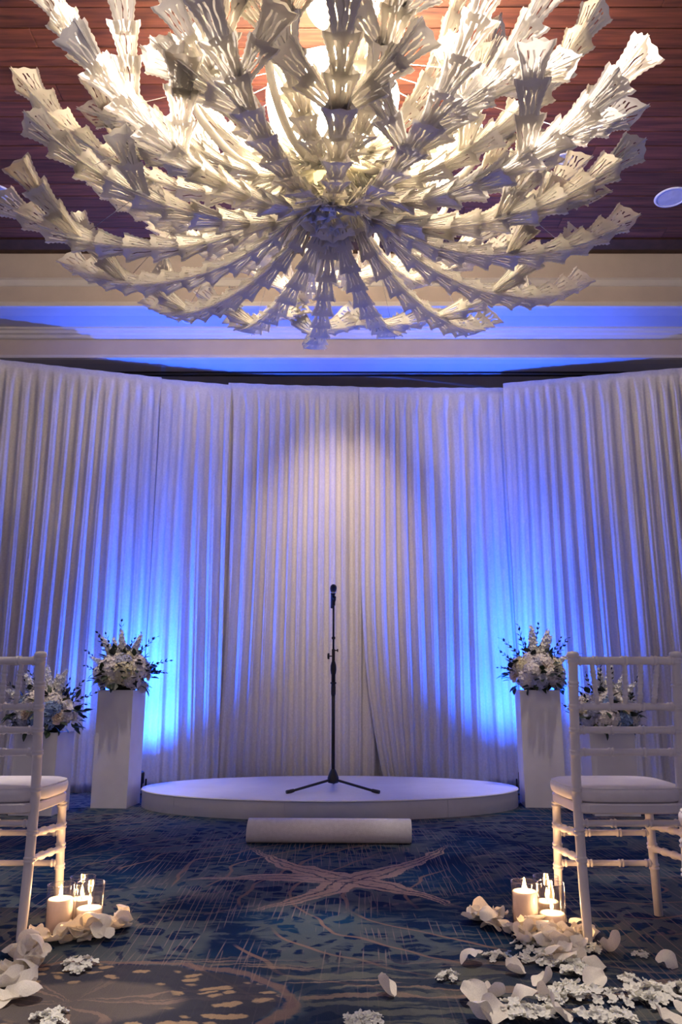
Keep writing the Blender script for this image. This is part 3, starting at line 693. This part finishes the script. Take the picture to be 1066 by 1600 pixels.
# ------------------------------------------------------------------ chiavari chairs
def slab_loft(rows, n=40, ex=5.0):
    """rows: (half width, half depth, z, y shift); rounded-rectangle sections lofted upwards"""
    bm = BM(); R = []
    for wx, wy, z, sy in rows:
        ring = []
        for i in range(n):
            a = 2*PI*i/n; c, s = math.cos(a), math.sin(a)
            x = wx*math.copysign(abs(c)**(2/ex), c); yv = wy*math.copysign(abs(s)**(2/ex), s)
            x *= 1+.02*yv/max(wy, .01)
            ring.append(bm.verts.new((x, yv+sy, z)))
        R.append(ring)
    for a, b in zip(R, R[1:]):
        for i in range(n): bm.faces.new((a[i], a[(i+1) % n], b[(i+1) % n], b[i]))
    bm.faces.new(list(reversed(R[0]))); bm.faces.new(R[-1]); return bm
def make_chair(label, loc, rz):
    t = thing('chiavari_chair', label, 'chair', loc, rz, 'white ceremony chairs')
    S = 'chair_paint'; bxw = .176
    zs = (0, .06, .15, .25, .335, .41, .48, .59, .663, .74, .81, .893, .915)
    def ystile(z): return -.160 + (.022*math.sin(min(z, .45)/.45*PI/2) if z < .45 else .022-.060*((z-.45)/.47)**1.2)
    rows = []
    for s in (-1, 1):
        bm = BM(); pts = []; rad = []
        marks = (.25, .335, .47, .59, .663, .74, .815, .893)
        zz = [i*.92/60 for i in range(61)]
        for mk in marks: zz += [mk-.010, mk-.007, mk-.003, mk, mk+.003, mk+.007, mk+.010]
        zz = sorted(set(round(q, 4) for q in zz if 0 <= q <= .905))
        for z in zz:
            near = min(abs(z-mk) for mk in marks)
            r = .0165 if z > .1 else .0145+.002*z/.1
            if .0025 < near <= .0075: r += .0028
            if z < .002: r = .011
            pts.append((s*bxw, ystile(z), z)); rad.append(r)
        tube(bm, pts, rad, 12)
        st = obj('back_post', bm, S, t, smooth=True)
        obj('finial', lathe(BM(), [(.012, .900), (.0205, .906), (.0215, .915), (.018, .922), (.006, .925)], 14, M=Matrix.Translation((s*bxw, ystile(.91), 0))), S, st, smooth=True)
    for s in (-1, 1):
        bm = BM(); a = Vector((s*.170, .150, .395)); b = Vector((s*.180, .165, 0.001))
        bamboo(bm, b, a, .0155, (.42, .60, .78, .97)); obj('front_leg', bm, S, t, smooth=True)
    obj('seat_frame', slab_loft([(.186, .170, .395, .0), (.192, .176, .400, .0), (.192, .176, .423, .0), (.187, .171, .428, .0)], ex=6), S, t, smooth=False)
    cu = obj('cushion', slab_loft([(.165, .150, .429, .006), (.190, .170, .430, .006), (.198, .178, .436, .006), (.201, .181, .446, .006), (.202, .182, .456, .006), (.201, .181, .466, .006), (.196, .176, .474, .006), (.184, .164, .480, .006), (.15, .13, .484, .006), (.08, .06, .486, .006)], ex=4.2), 'cushion_fabric', t, smooth=True)
    pts = [Vector((v.co.x, v.co.y, v.co.z)) for v in list(cu.data.vertices)[6*40:7*40]]
    obj('piping', tube(BM(), pts+[pts[0]], .0026, 6), 'cushion_fabric', cu, smooth=True)
    def rail(nm, z, r=.0125, rings=(.04, .30, .70, .96)):
        obj(nm, bamboo(BM(), (-bxw+.008, ystile(z), z), (bxw-.008, ystile(z), z), r, rings), S, t, smooth=True)
    rail('top_rail', .893, .0135, (.03, .20, .50, .80, .97))
    for z in (.740, .663, .590): rail('back_rail', z, .0118, (.05, .34, .66, .95))
    for k in range(5):
        x1 = -.112+.056*k; x0 = x1*.86
        obj('spindle', bamboo(BM(), (x0, ystile(.745), .745), (x1, ystile(.888), .888), .0078, (.22, .48, .74), .0024), S, t, smooth=True)
    obj('stretcher', bamboo(BM(), (-bxw, ystile(.362), .362), (bxw, ystile(.362), .362), .0105, (.06, .33, .66, .94)), S, t, smooth=True)
    for z in (.282, .178): obj('stretcher', bamboo(BM(), (-.174, .157, z), (.174, .157, z), .0105, (.06, .33, .66, .94)), S, t, smooth=True)
    for s in (-1, 1):
        for za, zb in ((.33, .306), (.25, .228)):
            obj('stretcher', bamboo(BM(), (s*bxw, ystile(za), za), (s*.176, .157, zb), .0105, (.08, .36, .64, .92)), S, t, smooth=True)
    return t
ch = make_chair('white chiavari chair with ivory cushion beside the scattered hydrangea florets', (0.970, 2.87, 0), 0)
c2 = copy_tree(ch); c2.location = (-1.205, 2.87, 0); c2['label'] = 'white chiavari chair beside the candles, in front of the dusty blue hydrangeas'
c3 = copy_tree(ch); c3.location = (1.122, 2.115, 0); c3.rotation_euler = (0, 0, 0); c3['label'] = 'white chiavari chair draped with tulle, only a front leg in view'
# soft tulle garland hanging from that chair
def tulle():
    rnd = random.Random(5); vl, fl = [], []
    for k in range(15):
        z = .80-.018*k; a0 = rnd.uniform(0, 6)
        def fn(u, v, z=z, a0=a0):
            a = a0+u*2.6; r = .012+.042*v*(1+.25*math.sin(a*3+k))
            return Vector((r*math.cos(a), r*math.sin(a), z+.016*v*math.sin(a*4+k)-.04*v*v))
        petal_grid(vl, fl, fn, 12, 3)
    me = mesh_from('tulle_garland', vl, fl, 'tulle'); me.polygons.foreach_set('use_smooth', [True]*len(me.polygons))
    o = obj('tulle_garland', me, None, None, (0.925, 1.985, 0.02))
    tag(o, 'soft white tulle ruffle hanging from the chair whose front leg alone shows', 'fabric')
tulle()

# ------------------------------------------------------------------ candles
def candle(loc, gr, gh, top, label, rot):
    t = thing('candle_glass', 'clear glass cylinder around '+label.replace('ivory ', ''), 'candle holder', loc, 0)
    prof = [(.002, .0), (gr-.004, .0), (gr, .004), (gr, gh-.002), (gr-.0015, gh), (gr-.003, gh-.002), (gr-.003, .007), (.002, .006)]
    obj('glass_wall', lathe(BM(), prof, 40, cap=False), 'clear_glass', t, smooth=True)
    obj('glass_rim', lathe(BM(), [(gr-.0032, gh-.003), (gr-.0030, gh+.0005), (gr-.0015, gh+.0014), (gr+.0002, gh+.0005), (gr+.0004, gh-.003)], 40, cap=False), 'clear_glass', t, smooth=True)
    c = thing('pillar_candle', 'lit '+label, 'candle', (loc[0], loc[1], .0075), rot)
    r = gr-.0042; th = top-.0075
    obj('wax', lathe(BM(), [(r-.002, 0), (r, .003), (r, th-.003), (r-.003, th), (r*.6, th-.003), (r*.3, th-.006), (.002, th-.006)], 32), 'wax', c, smooth=True)
    obj('wick', tube(BM(), [(0, 0, th-.007), (0, 0, th+.006), (.002, 0, th+.011)], .0012, 6), 'wick', c)
    obj('flame', lathe(BM(), [(.001, th+.006), (.0042, th+.012), (.0058, th+.019), (.0045, th+.028), (.0022, th+.036), (.0005, th+.043)], 12), 'flame', c, smooth=True)
    l = lamp('candle_light', 'POINT', (loc[0], loc[1], top+.025), 2.0, (1.0, .56, .24), shadow_soft_size=.012)
candle((.634, 2.877, .001), .046, .150, .120, 'tall ivory candle in the petal heap leading to scattered florets', 0)
candle((.709, 2.815, .001), .046, .158, .067, 'short ivory candle next to a chair foot and scattered florets', 1)
candle((.728, 2.950, .001), .045, .150, .070, 'short ivory candle behind two others near the scattered florets', 2)
candle((-.952, 2.834, .001), .046, .150, .107, 'tall ivory candle beside the chair facing the blue hydrangeas', 0)
candle((-.857, 2.850, .001), .047, .152, .074, 'short ivory candle amid petals by the chair facing the blue hydrangeas', 1)
candle((-.915, 2.945, .001), .044, .150, .080, 'ivory candle behind two others by the chair facing blue hydrangeas', 2)

# ------------------------------------------------------------------ petals and florets on the carpet
def petal_mesh(seed):
    rnd = random.Random(seed); vl, fl = [], []
    cu = rnd.uniform(.25, .8); cv = rnd.uniform(.2, .9); tw = rnd.uniform(-.8, .8); cu = cu*1.5
    nick = rnd.uniform(0, .12); rp = rnd.uniform(0, 6)
    def fn(u, v):
        wd = .52*math.sin(PI*(.10+.72*v))**.8
        x = u*wd; yv = v - nick*(1-abs(u))*(v > .9)*1.0 - .16*u*u*v
        z = cu*x*x*1.6 + cv*.75*(v-.35)**2 + tw*x*v*.5 + .085*math.sin(u*5+rp)*v*v + .07*math.sin(v*7+rp)*u
        if v > .7: z += (.22 if cv > .5 else -.10)*(v-.7)**2*4
        return Vector((x, yv-.5, z))
    petal_grid(vl, fl, fn, 8, 8)
    me = mesh_from('rose_petal', vl, fl, 'petal'); me.polygons.foreach_set('use_smooth', [True]*len(me.polygons)); return me
PET = [petal_mesh(s) for s in range(9)]
PETK = []
for s_ in range(9):
    r_ = random.Random(s_); r_.random(); PETK.append(r_.uniform(.2, .9))
def floret_cluster(seed, k, m):
    rnd = random.Random(seed); vl, fl = [], []
    for i in range(k):
        a = rnd.uniform(0, 6.28); r = rnd.uniform(0, 1)**.6
        p = Vector((r*math.cos(a), r*math.sin(a), .18+.55*(1-r*r)*rnd.uniform(.4, 1)))
        floret(vl, fl, p, Vector((p.x*.6+rnd.uniform(-.4, .4), p.y*.6+rnd.uniform(-.4, .4), .8)), .36, rnd, .6)
        b = len(vl); q = Vector((p.x*.4, p.y*.4, 0)); vl += [q, q+Vector((.03, 0, 0)), p]; fl.append((b, b+1, b+2))
    return mesh_from('hydrangea_floret', vl, fl, m)
FLO = [floret_cluster(s, 13+s*3, 'floret_white') for s in range(4)] + [floret_cluster(9, 6, 'hydrangea_blue')]
def rest(o, lift=0.0):
    M_ = Matrix.LocRotScale(None, o.rotation_euler, o.scale)
    o.location.z = .001+lift-min((M_ @ v.co).z for v in o.data.vertices)
rp = random.Random(77)
def petal(x, yv, sc, label, group, tilt=.35, lift=0.0):
    pk = rp.randrange(9)
    o = obj('rose_petal', PET[pk], None, None, (x, yv, 0), (rp.uniform(-tilt, tilt), rp.uniform(-tilt, tilt), rp.uniform(0, 6.28)))
    o.scale = (sc,)*3
    word = 'tightly cupped' if PETK[pk] > .6 else ('gently curled' if PETK[pk] > .38 else 'nearly flat')
    if rp.random() < .3: o.rotation_euler.x += PI; word = 'face down'
    rest(o, lift); return tag(o, word+' '+label, 'petal', group)
def florets(x, yv, sc, label, group, blue=False, lift=0.0):
    o = obj('hydrangea_floret', FLO[4] if blue else FLO[rp.randrange(4)], None, None, (x, yv, 0), (0, 0, rp.uniform(0, 6)))
    o.scale = (sc, sc, sc*.8); rest(o, lift); return tag(o, label, 'flower', group)
GA, GB, GC, GD = 'petals heaped around the candles among the scattered florets', 'petals heaped by the candles at the chair facing blue hydrangeas', 'loose petals scattered on the carpet', 'fallen hydrangea florets'
LA = 'white rose petal in the candle heap that runs into scattered florets'
LB = 'white rose petal heaped by the candles at the chair facing blue hydrangeas'
LC = 'white rose petal lying loose on the carpet among florets'
LD = 'cluster of small white hydrangea florets lying on the carpet'
CAND = [(.634, 2.877), (.709, 2.815), (.728, 2.95), (-.952, 2.834), (-.857, 2.85), (-.915, 2.945)]
FEET = [(.794, 2.71), (.79, 3.035), (1.146, 2.71), (-1.029, 2.71), (-1.025, 3.035), (.932, 2.29)]
def clear(x, yv, d=.078): return all(math.hypot(x-a, yv-b) > .05 for a, b in FEET) and all(math.hypot(x-a, yv-b) > d for a, b in CAND)
def trail(pts, n, jx, jy, sc, label, group, lift=.03):
    k = 0; tries = 0
    while k < n and tries < 4000:
        tries += 1
        i = rp.randrange(len(pts)-1); f_ = rp.random()
        x = pts[i][0]*(1-f_)+pts[i+1][0]*f_+rp.gauss(0, jx); yv = pts[i][1]*(1-f_)+pts[i+1][1]*f_+rp.gauss(0, jy)
        if not clear(x, yv): continue
        petal(x, yv, rp.uniform(*sc), label, group, .45, rp.choice((0, 0, .008, .016, lift))); k += 1
trail([(.47, 2.97), (.53, 2.90), (.575, 2.80), (.64, 2.745), (.72, 2.70), (.79, 2.74), (.81, 2.82)], 46, .018, .022, (.05, .072), LA, GA)
trail([(.60, 2.74), (.64, 2.66), (.67, 2.58), (.695, 2.51)], 34, .024, .022, (.046, .068), LA, GA)
trail([(-1.00, 2.72), (-.93, 2.735), (-.86, 2.745), (-.785, 2.77), (-.745, 2.86), (-.765, 2.95)], 30, .018, .020, (.05, .072), LB, GB)
trail([(-.99, 2.68), (-.95, 2.60), (-.92, 2.53), (-.93, 2.49)], 15, .024, .022, (.05, .074), LB, GB)
for x, yv in ((-1.02, 2.47), (-.99, 2.43), (-.95, 2.46), (-.92, 2.35), (-.86, 2.34), (-.87, 2.27), (-.82, 2.26), (-.90, 2.23), (-.95, 2.30), (-.93, 2.39)):
    petal(x, yv, rp.uniform(.06, .08), 'white rose petal in the trail leading away from the chair facing blue hydrangeas', 'petals trailing from the chair facing blue hydrangeas')
for x, yv in ((.386, 2.53), (.115, 2.29), (.50, 2.455), (.565, 2.36), (.742, 2.486), (.831, 2.607), (.347, 2.251), (.402, 2.272), (.38, 2.14), (.538, 2.14), (.545, 2.255), (.97, 2.50), (.345, 2.13), (.86, 2.14), (.70, 2.35), (.46, 2.21), (.80, 2.11)):
    petal(x, yv, rp.uniform(.056, .074), LC, GC, .6)
for x, yv, s in ((.305, 2.40, .034), (.47, 2.575, .034), (.545, 2.56, .03), (.62, 2.53, .045), (.66, 2.46, .050), (.69, 2.42, .045), (.56, 2.25, .036), (.62, 2.285, .05), (.67, 2.27, .05), (.74, 2.25, .045), (.83, 2.28, .06), (.80, 2.22, .045),
                 (.91, 2.30, .04), (.44, 2.17, .05), (.47, 2.13, .05), (.52, 2.17, .03), (.62, 2.12, .05), (.68, 2.13, .045), (.066, 2.12, .035), (.03, 2.11, .03), (.81, 2.395, .028), (.92, 2.60, .025), (.76, 2.68, .04), (.79, 2.64, .035), (.58, 2.68, .04), (.61, 2.62, .042)):
    florets(x, yv, s, ('large heaped' if s > .044 else 'medium' if s > .032 else 'tiny')+' '+LD, GD)
for x, yv, s in ((-.772, 2.51, .045), (-.765, 2.475, .035), (-.73, 2.13, .035), (-.715, 2.165, .025), (-.99, 2.60, .03), (-1.03, 2.50, .03), (-1.0, 2.66, .035), (-.70, 2.11, .03)):
    florets(x, yv, s, 'cluster of small cream hydrangea florets on the carpet by the patterned fish', 'fallen florets by the patterned fish')
for x, yv in ((.515, 2.60), (-.985, 2.63)):
    florets(x, yv, .022, 'tiny blue hydrangea florets fallen among white petals', 'fallen blue florets', True)

# ------------------------------------------------------------------ chandelier
CX, CY = -0.045, 3.50
chand = thing('chandelier', 'huge white chandelier of curving arms built from scalloped flared pieces', 'chandelier', (CX, CY, 0))
def flared_piece():
    bm = BM(); Lg = .160; NR = 15
    for k in range(3):
        a = 2*PI*k/3; rd = Vector((math.cos(a), math.sin(a), 0)); tg = Vector((-math.sin(a), math.cos(a), 0)); rows = []
        for j in range(NR):
            v = j/(NR-1)
            r = .016+.022*v**1.5; wd = .034+.036*v**2.2
            tooth = .0115*(1 if j % 2 else -.6)*(.8+.2*v)
            cols = [-1]
            for c in (-.5, 0, .5):
                sh = .085*math.sin(v*13+c*5); hw = .062+.03*math.sin(v*3.1); cols += [c-hw+sh, c+hw+sh]
            cols += [1]; rw = []
            for u in cols:
                w_ = wd*u + (math.copysign(tooth, u) if abs(u) == 1 else 0)
                top = .010*(abs(math.sin(u*PI*1.0+.5*PI)))*(v > .99)
                bow = .006*(1-u*u)*v
                rw.append(bm.verts.new(rd*(r+bow)+tg*w_+Vector((0, 0, Lg*v+top))))
            rows.append(rw)
        for j in range(NR-1):
            for i in range(7):
                if i in (1, 3, 5) and 2 <= j <= 11: continue
                bm.faces.new((rows[j][i], rows[j][i+1], rows[j+1][i+1], rows[j+1][i]))
    bmesh.ops.solidify(bm, geom=bm.faces[:], thickness=.0028)
    me = bpy.data.meshes.new('flared_piece'); bm.to_mesh(me); bm.free(); me.materials.append(MATS['acrylic']); return me
PIECE = flared_piece()
PITCH = .132
tiers = [
    dict(n=16, off=0.06, P=[(.10, 3.33), (.24, 3.13), (.55, 2.985), (.92, 2.955), (1.25, 3.03), (1.60, 3.24)], br=(7, 3)),
    dict(n=16, off=0.06+PI/16, P=[(.09, 3.47), (.26, 3.29), (.56, 3.20), (.92, 3.27), (1.22, 3.45), (1.46, 3.72)], br=(6, 3)),
    dict(n=12, off=0.2, P=[(.07, 3.56), (.18, 3.43), (.42, 3.40), (.68, 3.56), (.86, 3.82), (.94, 4.08)], br=None),
    dict(n=12, off=0.0, P=[(.035, 3.40), (.07, 3.30), (.11, 3.18), (.17, 3.07)], br=None)]
rc = random.Random(3); jobs = []
tilt0 = math.radians(12.95)
def inframe(p):
    Z = p.z-.80; zc = p.y*math.cos(tilt0)+Z*math.sin(tilt0); yc = -p.y*math.sin(tilt0)+Z*math.cos(tilt0)
    if zc < .3: return 0
    u, v = 1200*p.x/zc, 1200*yc/zc
    return 1/zc if abs(u) < 560 and abs(v) < 830 else 0
def frame(t, ref):
    t = t.normalized(); x_ = (ref - t*ref.dot(t)).normalized(); y_ = t.cross(x_)
    return Matrix((x_, y_, t)).transposed()
ARM_MESH = {}
for ti, T in enumerate(tiers):
    pts = catmull([(r, 0, z) for r, z in T['P']], 24)
    cum = [0]
    for a, b in zip(pts, pts[1:]): cum.append(cum[-1]+(b-a).length)
    def at(s):
        for i in range(len(cum)-1):
            if cum[i+1] >= s: 
                f_ = (s-cum[i])/(cum[i+1]-cum[i]); return pts[i].lerp(pts[i+1], f_), (pts[i+1]-pts[i]).normalized()
        return pts[-1], (pts[-1]-pts[-2]).normalized()
    bm = BM(); tube(bm, pts[:-12:4], .008, 8); rod = bpy.data.meshes.new('arm'); bm.to_mesh(rod); bm.free(); rod.materials.append(MATS['acrylic'])
    local = []
    npc = int(cum[-1]/PITCH)
    for k in range(npc):
        p, _ = at(k*PITCH+.02); p2, _ = at(k*PITCH+.15); tg = (p2-p).normalized()
        dn = Vector((tg.z, 0, -tg.x)); dn = dn if dn.z < 0 or abs(tg.z) > .9 else -dn
        local.append((p, frame(tg, dn), .78+.30*k/npc))
    for i in range(T['n']):
        az = T['off']+2*PI*i/T['n']+rc.uniform(-.05, .05)
        arm = obj('arm', rod, None, chand, (0, 0, 0), (0, rc.uniform(-.035, .035), az))
        ang = arm.rotation_euler.to_matrix().to_4x4(); base = Matrix.Translation((CX, CY, 0)) @ ang
        loc_i = list(local)
        if T['br']:
            k0, nb = T['br']
            for s in (-1, 1):
                kb = k0+(1 if s > 0 else 0)+rc.choice((0, 0, 1)); p, tg = at(kb*PITCH)
                d = (tg*.55+Vector((0, s*.75, 0))+Vector((0, 0, rc.uniform(.1, .75)))).normalized()
                for q in range(nb+rc.choice((-1, 0, 0))):
                    loc_i.append((p+d*(.02+q*PITCH*.93), frame((d+Vector((0, 0, .12*q))).normalized(), Vector((0, 0, -1))), .86+.07*q))
        for p, fr, sc in loc_i:
            m4 = Matrix.Translation(p) @ fr.to_4x4() @ Matrix.Diagonal((sc, sc, 1, 1))
            wp = base @ m4
            jobs.append((inframe((wp @ Vector((0, 0, .09, 1))).to_3d() if False else wp.to_translation()), arm, m4, base))
jobs.sort(key=lambda j: -j[0])
for sz, arm, m4, base in jobs[:300]:
    o = bpy.data.objects.new('flared_piece', PIECE); COL.objects.link(o); o.parent = arm; o.matrix_local = m4
vl, fl = [], []
pv = [v.co.copy() for v in PIECE.vertices]; pf = [tuple(p.vertices) for p in PIECE.polygons]
for sz, arm, m4, base in jobs[300:]:
    M_ = arm.rotation_euler.to_matrix().to_4x4() @ m4; b = len(vl)
    vl += [M_ @ v for v in pv]; fl += [tuple(b+i for i in f_) for f_ in pf]
o = obj('flared_pieces', mesh_from('flared_pieces', vl, fl, 'acrylic'), None, chand); o['kind'] = 'stuff'
# hub with an added glow, stem, glowing bowl
obj('hub', lathe(BM(), [(.004, 3.16), (.03, 3.165), (.05, 3.18), (.06, 3.20), (.085, 3.30), (.10, 3.40), (.085, 3.50), (.05, 3.58)], 24), 'hub_added_glow', chand, smooth=True)
obj('stem', lathe(BM(), [(.035, 3.56), (.035, 4.05), (.05, 4.06), (.05, 4.12), (.028, 4.13), (.028, CEIL-.01)], 20), 'lamp_white', chand, smooth=True)
obj('ceiling_canopy', lathe(BM(), [(.03, 4.36), (.07, 4.38), (.13, 4.42), (.15, CEIL-.012), (.15, CEIL-.002)], 28), 'lamp_white', chand, smooth=True)
obj('light_bowl', lathe(BM(), [(.045, 3.56), (.17, 3.58), (.27, 3.64), (.335, 3.74), (.355, 3.86), (.345, 3.87), (.325, 3.75), (.26, 3.66), (.16, 3.605), (.045, 3.59)], 36, cap=False), 'bowl_glow', chand, smooth=True)
for i in range(10):
    a = math.radians(-76+36*i); c, s = math.cos(a), math.sin(a)
    R0 = rc.uniform(.72, .80)
    pp = catmull([(.08, 3.42), (.26, 3.28), (.50, 3.24), (.66, 3.34), (R0-.02, 3.48), (R0, 3.60)] and [(c*r, s*r, z) for r, z in ((.08, 3.42), (.26, 3.30), (.50, 3.27), (.66, 3.36), (R0-.02, 3.47), (R0, 3.58))], 6)
    ca = obj('candle_arm', tube(BM(), pp, [.019]*len(pp), 12), 'lamp_white', chand, smooth=True)
    sl = obj('candle_sleeve', lathe(BM(), [(.021, 3.575), (.021, 3.655), (.012, 3.66)], 14, M=Matrix.Translation((c*R0, s*R0, 0))), 'lamp_white', ca, smooth=True)
    obj('bulb', lathe(BM(), [(.008, 3.655), (.014, 3.668), (.016, 3.682), (.011, 3.702), (.004, 3.722), (.001, 3.732)], 14, M=Matrix.Translation((c*R0, s*R0, 0))), 'bulb_glow', ca, smooth=True)
    lamp('bulb_light', 'POINT', (CX+c*R0, CY+s*R0, 3.69), 40, (1.0, .82, .58), shadow_soft_size=.02)
for i in range(16):
    a = .06+2*PI*i/16; c, s = math.cos(a), math.sin(a)
    obj('support_wire', tube(BM(), [(c*.045, s*.045, 4.09), (c*1.22, s*1.22, 3.03)], .0018, 5), 'chrome', chand)
for k in range(4):  # added point lights without bulbs, to warm the dark core
    a = PI/4+k*PI/2
    lamp('core_fill_light', 'POINT', (CX+.17*math.cos(a), CY+.17*math.sin(a), 3.42), 9, (1.0, .74, .34), shadow_soft_size=.03)
